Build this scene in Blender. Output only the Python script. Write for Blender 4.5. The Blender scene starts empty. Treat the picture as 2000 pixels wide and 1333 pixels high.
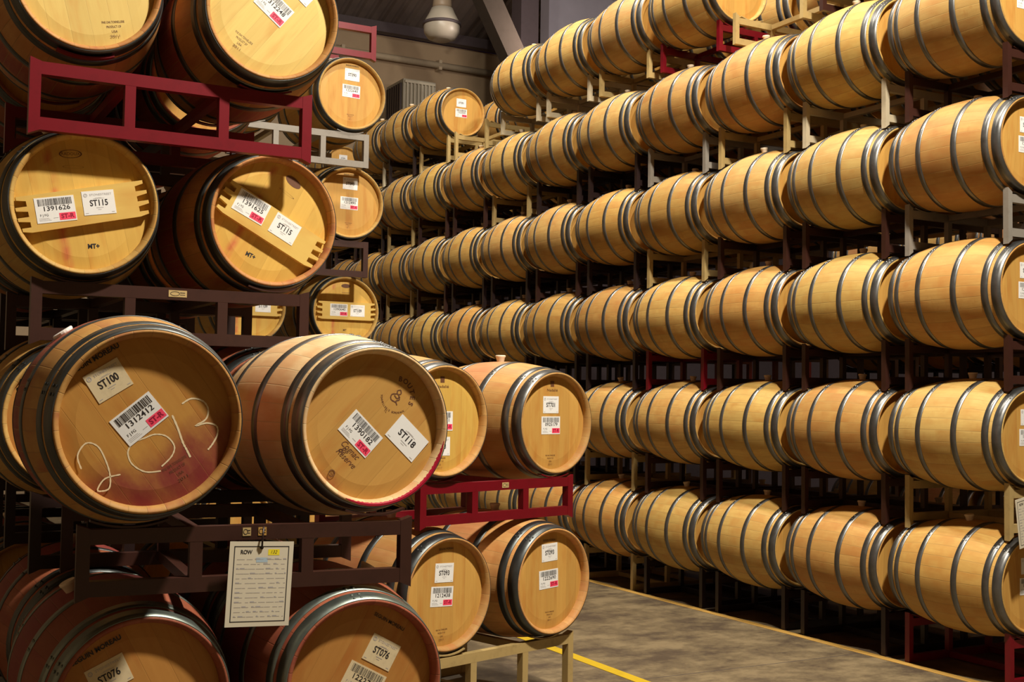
import bpy, bmesh, math, random
from mathutils import Vector, Matrix
random.seed(7)
PI = math.pi
S = bpy.context.scene
C = S.collection
def R(d): return math.radians(d)

# ------------------------------------------------------------------ camera, world, lights, exposure
cam_data = bpy.data.cameras.new('camera')
cam = bpy.data.objects.new('camera', cam_data); C.objects.link(cam)
cam_data.sensor_width = 36.0
cam_data.lens = 36.0 * 2358.24 / 2000.0
cam_data.clip_end = 100
_yaw, _pitch, _roll = 0.498339, 0.046226, 0.014992
F = Vector((math.sin(_yaw)*math.cos(_pitch), math.cos(_yaw)*math.cos(_pitch), math.sin(_pitch)))
Rt = Vector((math.cos(_yaw), -math.sin(_yaw), 0)); Up = Rt.cross(F)
R2 = Rt*math.cos(_roll) + Up*math.sin(_roll); U2 = -Rt*math.sin(_roll) + Up*math.cos(_roll)
cam.matrix_world = Matrix(((R2.x, U2.x, -F.x, 0), (R2.y, U2.y, -F.y, 0), (R2.z, U2.z, -F.z, 1.6686), (0, 0, 0, 1)))
S.camera = cam

world = bpy.data.worlds.new('world'); S.world = world; world.use_nodes = True
bg = world.node_tree.nodes['Background']
bg.inputs[0].default_value = (0.30, 0.13, 0.32, 1); bg.inputs[1].default_value = 0.012
S.view_settings.view_transform = 'Standard'; S.view_settings.look = 'None'
S.view_settings.gamma = 1.0; S.view_settings.use_curve_mapping = False
S.view_settings.exposure = -0.08

def lamp(name, loc, power, size=0.5, color=(1.0, 0.80, 0.52), target=None):
    d = bpy.data.lights.new(name, 'AREA'); d.shape = 'DISK'; d.size = size; d.energy = power; d.color = color
    o = bpy.data.objects.new(name, d); C.objects.link(o); o.location = loc
    if target:
        o.rotation_euler = (Vector(target)-Vector(loc)).to_track_quat('-Z', 'Y').to_euler()
    return o
WARM = (1.0, 0.91, 0.77)
lamp('high_bay_light', (3.7, 1.7, 7.7), 1050, 0.4, WARM, (3.2, 4.6, 1.0))
lamp('high_bay_light', (4.3, 6.6, 8.7), 430, 0.4, WARM, (4.7, 6.9, 1.0))
lamp('high_bay_light', (4.2, 10.6, 8.9), 430, 0.4, WARM, (4.8, 11.5, 1.0))
lamp('next_aisle_light', (8.75, 5.0, 4.5), 30, 0.5, (1.0, 0.75, 0.6), (9.4, 6.0, 1.0))
lamp('far_bay_light', (8.5, 14.0, 6.6), 70, 0.6, (1.0, 0.85, 0.75), (9.5, 20.0, 7.8))

# ------------------------------------------------------------------ material helpers
def mat(name):
    m = bpy.data.materials.new(name); m.use_nodes = True
    nt = m.node_tree; b = nt.nodes['Principled BSDF']
    return m, nt, b
def N(nt, t, **k):
    n = nt.nodes.new(t)
    for a, v in k.items(): setattr(n, a, v)
    return n
def L(nt, a, b): nt.links.new(a, b)
def val(nt, x):
    n = N(nt, 'ShaderNodeValue'); n.outputs[0].default_value = x; return n.outputs[0]
def M(nt, op, a, b=None, c=None, clamp=False):
    n = N(nt, 'ShaderNodeMath', operation=op, use_clamp=clamp)
    for i, x in enumerate((a, b, c)):
        if x is None: continue
        if isinstance(x, (int, float)): n.inputs[i].default_value = x
        else: L(nt, x, n.inputs[i])
    return n.outputs[0]
def mix(nt, f, a, b, mode='MIX'):
    n = N(nt, 'ShaderNodeMix', data_type='RGBA', blend_type=mode)
    for s, x in ((n.inputs[0], f), (n.inputs[6], a), (n.inputs[7], b)):
        if isinstance(x, (int, float)): s.default_value = x
        elif isinstance(x, tuple): s.default_value = (*x[:3], 1)
        else: L(nt, x, s)
    return n.outputs[2]
def ramp(nt, f, stops):
    n = N(nt, 'ShaderNodeValToRGB'); e = n.color_ramp.elements
    while len(e) < len(stops): e.new(0.5)
    for i, (p, c) in enumerate(stops):
        e[i].position = p; e[i].color = (*c, 1) if len(c) == 3 else c
    L(nt, f, n.inputs[0]); return n.outputs[0]
def objco(nt):
    return N(nt, 'ShaderNodeTexCoord').outputs['Object']
def mapping(nt, v, scale=(1, 1, 1), loc=None):
    n = N(nt, 'ShaderNodeMapping'); n.inputs['Scale'].default_value = scale; L(nt, v, n.inputs[0])
    if loc is not None: L(nt, loc, n.inputs['Location'])
    return n.outputs[0]
def noise(nt, v, scale=5, detail=3, rough=0.5):
    n = N(nt, 'ShaderNodeTexNoise'); n.inputs['Scale'].default_value = scale
    n.inputs['Detail'].default_value = detail; n.inputs['Roughness'].default_value = rough
    L(nt, v, n.inputs['Vector']); return n.outputs['Fac']
def wnoise(nt, w):
    n = N(nt, 'ShaderNodeTexWhiteNoise', noise_dimensions='1D'); L(nt, w, n.inputs['W']); return n.outputs['Value']
def bump(nt, b, h, strength=0.3, dist=0.002):
    n = N(nt, 'ShaderNodeBump'); n.inputs['Strength'].default_value = strength; n.inputs['Distance'].default_value = dist
    L(nt, h, n.inputs['Height']); L(nt, n.outputs[0], b.inputs['Normal'])

def oak_body(name, base=(0.58, 0.385, 0.118), wine=0.0, wine_col=(0.30, 0.045, 0.05)):
    """staves run along local Y; the band round the bung can carry wine"""
    m, nt, b = mat(name); co = objco(nt)
    rnd = N(nt, 'ShaderNodeObjectInfo').outputs['Random']
    sep = N(nt, 'ShaderNodeSeparateXYZ'); L(nt, co, sep.inputs[0])
    ang = M(nt, 'ARCTAN2', sep.outputs[0], sep.outputs[2])
    st = M(nt, 'MULTIPLY_ADD', ang, 30/(2*PI), 15.0)
    idx = M(nt, 'FLOOR', st); fr = M(nt, 'FRACT', st)
    wn = wnoise(nt, M(nt, 'MULTIPLY_ADD', rnd, 97.3, idx))
    off = N(nt, 'ShaderNodeCombineXYZ'); L(nt, M(nt, 'MULTIPLY', wn, 9.0), off.inputs[1]); L(nt, M(nt, 'MULTIPLY', rnd, 31.0), off.inputs[0])
    g = noise(nt, mapping(nt, co, (60, 2.5, 60), off.outputs[0]), 1.0, 4, 0.6)
    g2 = noise(nt, mapping(nt, co, (7, 5, 7), off.outputs[0]), 1.0, 3, 0.55)
    col = mix(nt, wn, tuple(c*0.86 for c in base), tuple(min(1, c*1.08) for c in base))
    col = mix(nt, M(nt, 'MULTIPLY', g, 0.75), col, tuple(c*k for c, k in zip(base, (0.60, 0.48, 0.38))))
    blot = ramp(nt, g2, [(0.42, (0, 0, 0)), (0.68, (1, 1, 1))])
    smu = ramp(nt, noise(nt, mapping(nt, co, (5, 9, 5), off.outputs[0]), 2.0, 6, 0.7), [(0.56, (0, 0, 0)), (0.75, (1, 1, 1))])
    blot = M(nt, 'MAXIMUM', blot, M(nt, 'MULTIPLY', smu, 0.9))
    col = mix(nt, M(nt, 'MULTIPLY', blot, 0.75), col, tuple(c*k for c, k in zip(base, (0.72, 0.52, 0.40))))
    # per-barrel tint
    hs = N(nt, 'ShaderNodeHueSaturation'); L(nt, M(nt, 'MULTIPLY_ADD', rnd, 0.26, 0.86), hs.inputs['Value'])
    L(nt, M(nt, 'MULTIPLY_ADD', wnoise(nt, M(nt, 'MULTIPLY', rnd, 51.7)), 0.012, 0.494), hs.inputs['Hue']); L(nt, col, hs.inputs['Color']); col = hs.outputs[0]
    if wine:
        ay = M(nt, 'ABSOLUTE', sep.outputs[1])
        wob = M(nt, 'MULTIPLY_ADD', noise(nt, mapping(nt, co, (6, 6, 6), off.outputs[0]), 1.0, 4, 0.6), 0.16, -0.08)
        band = M(nt, 'SUBTRACT', 1.0, M(nt, 'MULTIPLY', M(nt, 'SUBTRACT', M(nt, 'ADD', ay, wob), 0.10), 12.0, clamp=True))
        stn = M(nt, 'MULTIPLY', band, M(nt, 'MULTIPLY_ADD', g, 0.5, 0.55), clamp=True)
        drip = ramp(nt, noise(nt, mapping(nt, co, (9, 1.2, 9), off.outputs[0]), 1.0, 3, 0.6), [(0.52, (0, 0, 0)), (0.70, (1, 1, 1))])
        stn = M(nt, 'MAXIMUM', stn, M(nt, 'MULTIPLY', drip, 0.5))
        col = mix(nt, M(nt, 'MULTIPLY', stn, wine, clamp=True), col, wine_col)
    edge = M(nt, 'MINIMUM', fr, M(nt, 'SUBTRACT', 1.0, fr))
    seam = M(nt, 'MULTIPLY', edge, 28.0, clamp=True)
    col = mix(nt, M(nt, 'SUBTRACT', 1.0, seam), col, tuple(c*0.62 for c in base))
    L(nt, col, b.inputs['Base Color']); b.inputs['Roughness'].default_value = 0.62
    b.inputs['Specular IOR Level'].default_value = 0.3
    bump(nt, b, M(nt, 'ADD', M(nt, 'MULTIPLY', seam, 1.0), M(nt, 'MULTIPLY', g, 0.35)), 0.35, 0.0015)
    return m

def oak_head(name, base=(0.60, 0.345, 0.085), wine=None, streak=False, seedv=0.0, lengthways=False):
    """planks run along local Z; wine = (x, z, reach) of a stain"""
    m, nt, b = mat(name); co = objco(nt)
    if lengthways:
        sp = N(nt, 'ShaderNodeSeparateXYZ'); L(nt, co, sp.inputs[0]); cb = N(nt, 'ShaderNodeCombineXYZ')
        L(nt, M(nt, 'MULTIPLY', sp.outputs[2], 0.4), cb.inputs[0]); L(nt, sp.outputs[1], cb.inputs[1]); L(nt, sp.outputs[0], cb.inputs[2]); co = cb.outputs[0]
    rnd = N(nt, 'ShaderNodeObjectInfo').outputs['Random']
    sep = N(nt, 'ShaderNodeSeparateXYZ'); L(nt, co, sep.inputs[0])
    pl = M(nt, 'MULTIPLY_ADD', sep.outputs[0], 12.5, 10.3 + seedv); idx = M(nt, 'FLOOR', pl); fr = M(nt, 'FRACT', pl)
    wn = wnoise(nt, M(nt, 'MULTIPLY_ADD', rnd, 57.3, idx))
    off = N(nt, 'ShaderNodeCombineXYZ'); L(nt, M(nt, 'MULTIPLY', wn, 17.0), off.inputs[2]); L(nt, M(nt, 'MULTIPLY', rnd, 31.0), off.inputs[0])
    g = noise(nt, mapping(nt, co, (75, 10, 3.2), off.outputs[0]), 1.0, 5, 0.6)
    g2 = noise(nt, mapping(nt, co, (14, 5, 3.0), off.outputs[0]), 1.0, 3, 0.6)
    col = mix(nt, wn, tuple(c*0.88 for c in base), tuple(min(1, c*1.06) for c in base))
    col = mix(nt, M(nt, 'MULTIPLY', g, 0.50), col, tuple(c*k for c, k in zip(base, (0.66, 0.54, 0.42))))
    bl = ramp(nt, g2, [(0.5, (0, 0, 0)), (0.78, (1, 1, 1))])
    col = mix(nt, M(nt, 'MULTIPLY', bl, 0.7), col, tuple(c*k for c, k in zip(base, (0.72, 0.45, 0.30))))
    if streak:
        s = M(nt, 'ABSOLUTE', M(nt, 'ADD', sep.outputs[0], M(nt, 'MULTIPLY_ADD', noise(nt, mapping(nt, co, (2, 2, 5)), 1.0, 2), 0.04, 0.085)))
        s = M(nt, 'SUBTRACT', 1.0, M(nt, 'MULTIPLY', s, 42.0), clamp=True)
        s = M(nt, 'MULTIPLY', s, ramp(nt, noise(nt, mapping(nt, co, (8, 8, 9)), 1.0, 2), [(0.36, (0, 0, 0)), (0.50, (1, 1, 1))]))
        col = mix(nt, M(nt, 'MULTIPLY', s, 0.8), col, (0.52, 0.10, 0.05))
    if wine:
        rr = M(nt, 'SQRT', M(nt, 'ADD', M(nt, 'MULTIPLY', sep.outputs[0], sep.outputs[0]), M(nt, 'MULTIPLY', sep.outputs[2], sep.outputs[2])))
        for (wx, wz, reach, amt) in wine:
            d = M(nt, 'SQRT', M(nt, 'ADD', M(nt, 'POWER', M(nt, 'ABSOLUTE', M(nt, 'SUBTRACT', sep.outputs[0], wx)), 2.0), M(nt, 'POWER', M(nt, 'ABSOLUTE', M(nt, 'SUBTRACT', sep.outputs[2], wz)), 2.0)))
            f = M(nt, 'SUBTRACT', 1.0, M(nt, 'DIVIDE', M(nt, 'ADD', d, M(nt, 'MULTIPLY_ADD', noise(nt, mapping(nt, co, (9, 9, 9)), 1.0, 4, 0.6), 0.12, -0.06)), reach), clamp=True)
            f = M(nt, 'MULTIPLY', M(nt, 'MULTIPLY', M(nt, 'MULTIPLY', f, 2.4, clamp=True), amt), M(nt, 'MULTIPLY_ADD', noise(nt, mapping(nt, co, (16, 16, 7)), 1.0, 5, 0.65), 1.3, 0.15), clamp=True)
            col = mix(nt, f, col, (0.22, 0.030, 0.030))
    edge = M(nt, 'MINIMUM', fr, M(nt, 'SUBTRACT', 1.0, fr))
    seam = M(nt, 'MULTIPLY', edge, 45.0, clamp=True)
    col = mix(nt, M(nt, 'MULTIPLY', M(nt, 'SUBTRACT', 1.0, seam), 0.35), col, tuple(c*0.5 for c in base))
    L(nt, col, b.inputs['Base Color']); b.inputs['Roughness'].default_value = 0.55
    b.inputs['Specular IOR Level'].default_value = 0.3
    bump(nt, b, M(nt, 'ADD', seam, M(nt, 'MULTIPLY', g, 0.4)), 0.25, 0.001)
    return m

def metal(name, col=(0.19, 0.19, 0.185), rough=0.36):
    m, nt, b = mat(name); co = objco(nt)
    rnd = N(nt, 'ShaderNodeObjectInfo').outputs['Random']
    off = N(nt, 'ShaderNodeCombineXYZ'); L(nt, M(nt, 'MULTIPLY', rnd, 13.0), off.inputs[0])
    n1 = noise(nt, mapping(nt, co, (9, 9, 9), off.outputs[0]), 1.0, 5, 0.65)
    c = mix(nt, ramp(nt, n1, [(0.35, (0, 0, 0)), (0.7, (1, 1, 1))]), tuple(x*0.72 for x in col), col)
    L(nt, c, b.inputs['Base Color']); b.inputs['Metallic'].default_value = 0.85
    L(nt, M(nt, 'MULTIPLY_ADD', n1, 0.3, rough-0.13), b.inputs['Roughness'])
    return m
def paint(name, col, rough=0.45, wear=0.25, spec=0.5, metallic=0.0, scale=14):
    m, nt, b = mat(name); co = objco(nt)
    n1 = noise(nt, co, scale, 5, 0.7)
    c = mix(nt, M(nt, 'MULTIPLY', ramp(nt, n1, [(0.5, (0, 0, 0)), (0.75, (1, 1, 1))]), wear), col, tuple(x*0.45 for x in col))
    L(nt, c, b.inputs['Base Color']); b.inputs['Roughness'].default_value = rough
    b.inputs['Specular IOR Level'].default_value = spec; b.inputs['Metallic'].default_value = metallic
    return m
def flat(name, col, rough=0.6):
    m, nt, b = mat(name); b.inputs['Base Color'].default_value = (*col, 1); b.inputs['Roughness'].default_value = rough
    return m

OAK = oak_body('oak_staves')
OAK_PALE = oak_body('oak_staves_pale', (0.76, 0.60, 0.32), 0.16, (0.50, 0.20, 0.12))
OAK_PINK = oak_body('oak_staves_pink', (0.62, 0.37, 0.13), 0.45, (0.46, 0.13, 0.08))
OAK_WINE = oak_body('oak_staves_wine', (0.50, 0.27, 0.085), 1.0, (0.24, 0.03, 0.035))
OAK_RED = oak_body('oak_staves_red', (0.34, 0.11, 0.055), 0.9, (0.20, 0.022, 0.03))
CHIME = oak_head('chime_oak', (0.56, 0.31, 0.075))
HEAD = oak_head('head_oak')
HEAD_YEL = oak_head('head_oak_yellow', (0.70, 0.45, 0.10), streak=True)
HEAD_PLAIN = oak_head('head_oak_bright', (0.74, 0.55, 0.17))
HEAD_2013 = oak_head('head_oak_wine', (0.56, 0.29, 0.065), wine=[(-0.06, -0.30, 0.24, 0.9), (0.10, -0.30, 0.26, 0.9), (-0.25, -0.17, 0.17, 0.9)])
HEAD_118 = oak_head('head_oak_tan', (0.58, 0.33, 0.085), wine=[(0.02, -0.31, 0.10, 0.6)])
HEAD_DEEP = oak_head('head_oak_deep', (0.52, 0.25, 0.06))
HOOP = metal('hoop_steel')
HOOP_DARK = metal('hoop_steel_dark', (0.11, 0.12, 0.12), 0.42)
HOOP_GREEN = metal('hoop_steel_greenish', (0.24, 0.28, 0.25), 0.42)
RIVET = metal('rivet_steel', (0.3, 0.28, 0.24), 0.4)
RED = paint('red_painted_steel', (0.15, 0.002, 0.008), 0.35, 0.4)
BROWN = paint('brown_painted_steel', (0.042, 0.014, 0.009), 0.4, 0.5)
DARK = paint('dark_painted_steel', (0.020, 0.009, 0.008), 0.4, 0.4)
TAN = paint('tan_painted_steel', (0.42, 0.30, 0.12), 0.45, 0.5)
CREAM = paint('cream_painted_steel', (0.48, 0.41, 0.28), 0.45, 0.3)
GREY = paint('grey_painted_steel', (0.25, 0.225, 0.19), 0.45, 0.4)
BUNG = flat('bung_silicone', (0.75, 0.62, 0.45), 0.5)
PAPER = paint('paper', (0.80, 0.80, 0.78), 0.7, 0.06, 0.3, 0, 40)
PAPER_OLD = paint('paper_aged', (0.70, 0.58, 0.36), 0.7, 0.3, 0.3, 0, 30)
INK = flat('black_ink', (0.015, 0.013, 0.015)); INK_G = flat('grey_ink', (0.42, 0.40, 0.40)); INK_B = flat('brown_brand', (0.13, 0.05, 0.02))
PINK = flat('pink_highlighter', (0.90, 0.06, 0.13)); INK_R = flat('dark_red_ink', (0.28, 0.0, 0.03))
YEL = flat('yellow_sticker', (0.85, 0.70, 0.02)); BLUE = flat('blue_smear', (0.40, 0.52, 0.60)); GRN = flat('green_sticker', (0.50, 0.62, 0.08))
CHALK = flat('chalk', (0.80, 0.66, 0.42), 0.9)
PINE = oak_head('pine_board', (0.74, 0.52, 0.14), seedv=0.2, lengthways=True)
WINE_SPILL = flat('dried_wine', (0.34, 0.008, 0.03), 0.3)

# ------------------------------------------------------------------ object helpers
def obj(name, me, m=None, parent=None, loc=(0, 0, 0), rot=(0, 0, 0)):
    if isinstance(me, bmesh.types.BMesh):
        bm = me; me = bpy.data.meshes.new(name); bm.to_mesh(me); bm.free()
    if m is not None and not me.materials:
        for x in (m if isinstance(m, (list, tuple)) else [m]): me.materials.append(x)
    o = bpy.data.objects.new(name, me); C.objects.link(o)
    o.location = loc; o.rotation_euler = rot
    if parent: o.parent = parent
    return o
def thing(name, label, cat, loc=(0, 0, 0), rot=(0, 0, 0), group=None):
    o = bpy.data.objects.new(name, None); C.objects.link(o); o.empty_display_size = 0.1
    o.location = loc; o.rotation_euler = rot; o['label'] = label; o['category'] = cat
    if group: o['group'] = group
    return o
def tag(o, label, cat, group=None):
    o['label'] = label; o['category'] = cat
    if group: o['group'] = group
    return o
def struct(name, bm, m):
    o = obj(name, bm, m); o['kind'] = 'structure'; return o
def box(bm, x0, x1, y0, y1, z0, z1, mi=0):
    v = [bm.verts.new(p) for p in ((x0, y0, z0), (x1, y0, z0), (x1, y1, z0), (x0, y1, z0), (x0, y0, z1), (x1, y0, z1), (x1, y1, z1), (x0, y1, z1))]
    for f in ((0, 3, 2, 1), (4, 5, 6, 7), (0, 1, 5, 4), (1, 2, 6, 5), (2, 3, 7, 6), (3, 0, 4, 7)):
        q = bm.faces.new([v[i] for i in f]); q.material_index = mi
def bar(bm, a, b, w, h=None, mi=0, up=(0, 0, 1)):
    """square tube between two points"""
    h = h or w; a = Vector(a); b = Vector(b); d = (b-a).normalized(); u = Vector(up)
    if abs(d.dot(u)) > 0.99: u = Vector((1, 0, 0))
    s = d.cross(u).normalized(); t = s.cross(d)
    ring = [[bm.verts.new(p + s*sx*w/2 + t*sz*h/2) for sx, sz in ((-1, -1), (1, -1), (1, 1), (-1, 1))] for p in (a, b)]
    for i in range(4):
        bm.faces.new((ring[0][i], ring[0][(i+1) % 4], ring[1][(i+1) % 4], ring[1][i])).material_index = mi
    bm.faces.new(ring[0][::-1]).material_index = mi; bm.faces.new(ring[1]).material_index = mi
def lathe(bm, prof, seg, mi=0, smooth=True, closed=False):
    """profile [(y, r)] turned about the Y axis"""
    rings = []
    for (y, r) in prof:
        rings.append([bm.verts.new((r*math.sin(2*PI*i/seg), y, r*math.cos(2*PI*i/seg))) for i in range(seg)])
    n = len(rings); pairs = [(i, i+1) for i in range(n-1)] + ([(n-1, 0)] if closed else [])
    for a, b in pairs:
        for i in range(seg):
            f = bm.faces.new((rings[a][i], rings[b][i], rings[b][(i+1) % seg], rings[a][(i+1) % seg])); f.smooth = smooth; f.material_index = mi
    return rings
def tube(bm, pts, r, seg=8, mi=0):
    pts = [Vector(p) for p in pts]; rings = []
    for i, p in enumerate(pts):
        d = (pts[min(i+1, len(pts)-1)] - pts[max(i-1, 0)]).normalized()
        u = Vector((0, 0, 1)) if abs(d.z) < 0.9 else Vector((1, 0, 0))
        s = d.cross(u).normalized(); t = s.cross(d)
        rings.append([bm.verts.new(p + s*r*math.cos(2*PI*k/seg) + t*r*math.sin(2*PI*k/seg)) for k in range(seg)])
    for a, b in zip(rings, rings[1:]):
        for k in range(seg):
            f = bm.faces.new((a[k], a[(k+1) % seg], b[(k+1) % seg], b[k])); f.smooth = True; f.material_index = mi
    bm.faces.new(rings[0][::-1]).material_index = mi; bm.faces.new(rings[-1]).material_index = mi

# ------------------------------------------------------------------ lettering (flat meshes in the XZ plane, facing -Y)
_tc = {}
def text_polys(s, bold=0.0):
    k = (s, bold)
    if k not in _tc:
        cu = bpy.data.curves.new('t', 'FONT'); cu.body = s; cu.size = 1.0; cu.align_x = 'CENTER'; cu.align_y = 'CENTER'; cu.offset = bold; cu.resolution_u = 3
        o = bpy.data.objects.new('t', cu); C.objects.link(o); dg = bpy.context.evaluated_depsgraph_get(); dg.update()
        me = bpy.data.meshes.new_from_object(o.evaluated_get(dg))
        vs = [(v.co.x, v.co.y) for v in me.vertices]; ps = [tuple(p.vertices) for p in me.polygons]
        bpy.data.objects.remove(o); bpy.data.curves.remove(cu); bpy.data.meshes.remove(me)
        _tc[k] = (vs, ps)
    return _tc[k]
def put_text(bm, s, cx, cz, size, mi, y=-0.001, ang=0.0, bold=0.0, width=None, skew=0.0):
    vs, ps = text_polys(s, bold)
    if not vs: return
    w = max(v[0] for v in vs) - min(v[0] for v in vs)
    sx = size if width is None else width/w
    ca, sa = math.cos(ang), math.sin(ang); nv = []
    for (x, z) in vs:
        x, z = x*sx + z*size*skew, z*size
        nv.append(bm.verts.new((cx + x*ca - z*sa, y, cz + x*sa + z*ca)))
    for p in ps:
        try: f = bm.faces.new([nv[i] for i in p])
        except ValueError: continue
        f.normal_update()
        if f.normal.y > 0: f.normal_flip()
        f.material_index = mi
def quad(bm, x0, x1, z0, z1, mi, y=-0.001):
    v = [bm.verts.new(p) for p in ((x0, y, z0), (x1, y, z0), (x1, y, z1), (x0, y, z1))]
    bm.faces.new(v).material_index = mi
def stroke(bm, pts, w, mi, y=-0.001, taper=True):
    """flat ribbon following a smoothed path in XZ"""
    P = []
    n = len(pts)
    for i in range(n-1):
        p0, p1, p2, p3 = (Vector(pts[max(0, i-1)]), Vector(pts[i]), Vector(pts[i+1]), Vector(pts[min(n-1, i+2)]))
        for k in range(5):
            t = k/5; P.append(0.5*((2*p1) + (p2-p0)*t + (2*p0-5*p1+4*p2-p3)*t*t + (3*p1-p0-3*p2+p3)*t**3))
    P.append(Vector(pts[-1])); prev = None
    for i, p in enumerate(P):
        d = (P[min(i+1, len(P)-1)] - P[max(i-1, 0)]); d.normalize(); nrm = Vector((-d.y, d.x))
        ww = w*(0.6 + 0.4*abs(math.sin(i*1.7))) * 0.5
        a = bm.verts.new((p.x+nrm.x*ww, y, p.y+nrm.y*ww)); b = bm.verts.new((p.x-nrm.x*ww, y, p.y-nrm.y*ww))
        if prev: bm.faces.new((prev[0], prev[1], b, a)).material_index = mi
        prev = (a, b)

LMATS = [PAPER, INK, INK_G, PINK, INK_R, PAPER_OLD]
def paper_sheet(bm, w, h, mi, curl=0.0):
    box(bm, -w/2, w/2, -0.0006, 0.0006, -h/2, h/2, mi)
def barcode_mesh(code, old=False, tag_text='ST-R', w=0.150, h=0.100):
    rng = random.Random(code); bm = bmesh.new()
    paper_sheet(bm, w, h, 5 if old else 0)
    x = -w*0.42
    while x < w*0.42:
        bw = rng.choice((0.0010, 0.0017, 0.0027)); quad(bm, x, min(x+bw, w*0.43), h*0.17, h*0.44, 1, -0.0010); x += bw + rng.choice((0.0012, 0.0018, 0.0026))
    put_text(bm, code, 0.004, h*0.045, 0.026, 1, -0.0011, bold=0.01, width=w*0.66)
    quad(bm, w*0.07, w*0.48, -h*0.44, -h*0.16, 3, -0.0010)
    put_text(bm, tag_text, w*0.275, -h*0.30, 0.024, 4, -0.0013, bold=0.03, width=w*0.33)
    put_text(bm, 'F J FG', -w*0.30, -h*0.20, 0.013, 2 if old else 1, -0.0010)
    for k in range(3):
        quad(bm, -w*0.44, -w*(0.20-0.03*k), -h*(0.32+0.045*k), -h*(0.31+0.045*k), 2, -0.0010)
    quad(bm, -w*0.08, w*0.04, -h*0.34, -h*0.325, 2, -0.0010)
    return bm
def card_mesh(code, old=False, w=0.125, h=0.096, header=True):
    bm = bmesh.new(); paper_sheet(bm, w, h, 5 if old else 0)
    if header:
        for k in range(10):
            a0, a1 = 2*PI*k/10, 2*PI*(k+1)/10; r0, r1 = 0.0052, 0.0078; cx, cz = -w*0.39, h*0.33
            v = [bm.verts.new((cx+r*math.sin(a), -0.0010, cz+r*math.cos(a))) for r, a in ((r0, a0), (r1, a0), (r1, a1), (r0, a1))]
            bm.faces.new(v).material_index = 2
        put_text(bm, 'S', -w*0.39, h*0.33, 0.009, 2, -0.0010)
        put_text(bm, 'STONESTREET', w*0.08, h*0.33, 0.012, 2, -0.0010, width=w*0.68)
    quad(bm, -w*0.16, w*0.18, h*0.165, h*0.178, 2, -0.0010); quad(bm, -w*0.10, w*0.10, h*0.195, h*0.205, 2, -0.0010)
    put_text(bm, code, 0, -h*0.02, 0.034, 1, -0.0011, bold=0.02, width=w*0.56)
    quad(bm, -w*0.10, w*0.12, -h*0.225, -h*0.205, 2, -0.0010); quad(bm, -w*0.06, w*0.05, -h*0.30, -h*0.285, 2, -0.0010)
    quad(bm, -w*0.45, -w*0.36, -h*0.43, -h*0.41, 2, -0.0010); quad(bm, w*0.36, w*0.45, -h*0.43, -h*0.41, 2, -0.0010)
    return bm

# ------------------------------------------------------------------ barrel
HL = 0.475
def rad(y): return 0.350 - 0.066*(abs(y)/HL)**2.0
REC = 0.040
def body_mesh(seg, ny):
    bm = bmesh.new()
    prof = [(-HL+REC+0.012, 0.262), (-HL+REC-0.004, 0.2625), (-HL+0.017, 0.2635), (-HL, 0.2755), (-HL, rad(HL)-0.003), (-HL+0.003, rad(HL))]
    for i in range(1, ny): y = -HL + 0.003 + (2*HL-0.006)*i/ny; prof.append((y, rad(y)))
    prof += [(HL-0.003, rad(HL)), (HL, rad(HL)-0.003), (HL, 0.2755), (HL-0.017, 0.2635), (HL-REC+0.004, 0.2625), (HL-REC-0.012, 0.262)]
    lathe(bm, prof, seg)
    # the end grain of the chime takes the second material
    bm.faces.ensure_lookup_table()
    for f in bm.faces:
        c = f.calc_center_median()
        if abs(c.y) > HL-0.0045 or math.hypot(c.x, c.z) < 0.2765: f.material_index = 1
    return bm
def disc_mesh(seg, yy, sgn):
    bm = bmesh.new(); n = 5; rings = []
    for k in range(n+1):
        r = 0.266*k/n if k else 0
        y = yy + sgn*(0.0 if r < 0.235 else -0.006*(r-0.235)/0.03)
        rings.append([bm.verts.new((r*math.sin(2*PI*i/seg), y, r*math.cos(2*PI*i/seg))) for i in range(seg)] if k else [bm.verts.new((0, y, 0))])
    for i in range(seg): bm.faces.new((rings[0][0], rings[1][i], rings[1][(i+1) % seg]))
    for a, b in zip(rings[1:], rings[2:]):
        for i in range(seg): bm.faces.new((a[i], b[i], b[(i+1) % seg], a[(i+1) % seg]))
    for f in bm.faces:
        f.normal_update()
        if f.normal.y*sgn < 0: f.normal_flip()
    # give the head real thickness
    ext = bmesh.ops.extrude_face_region(bm, geom=bm.faces[:])
    bmesh.ops.translate(bm, vec=(0, -sgn*0.018, 0), verts=[v for v in ext['geom'] if isinstance(v, bmesh.types.BMVert)])
    return bm
def hoop_mesh(y, w, seg, t=0.0028, rivets=True):
    bm = bmesh.new(); a, b = y-w/2, y+w/2
    lathe(bm, [(a, rad(a)-0.001), (a, rad(a)+t), (b, rad(b)+t), (b, rad(b)-0.001)], seg, closed=True)
    for f in bm.faces: f.smooth = abs(f.normal.y) < 0.5 if f.normal.length else True
    if rivets:
        for da in (-0.045, 0.045):
            for dy in ((-0.22, 0.22) if w > 0.04 else (0,)):
                an = -0.62 + da; yy = y + dy*w; r0 = rad(yy)+t
                n = Vector((math.sin(an), 0, math.cos(an))); e1 = Vector((0, 1, 0)); e2 = n.cross(e1)
                base = n*r0 + Vector((0, yy, 0)); ring = [bm.verts.new(base + (e1*math.cos(q*PI/4)+e2*math.sin(q*PI/4))*0.006) for q in range(8)]
                top = [bm.verts.new(base + n*0.003 + (e1*math.cos(q*PI/4)+e2*math.sin(q*PI/4))*0.0035) for q in range(8)]
                for q in range(8): bm.faces.new((ring[q], ring[(q+1) % 8], top[(q+1) % 8], top[q])).material_index = 1
                bm.faces.new(top).material_index = 1
    bmesh.ops.recalc_face_normals(bm, faces=bm.faces[:])
    return bm
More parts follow.
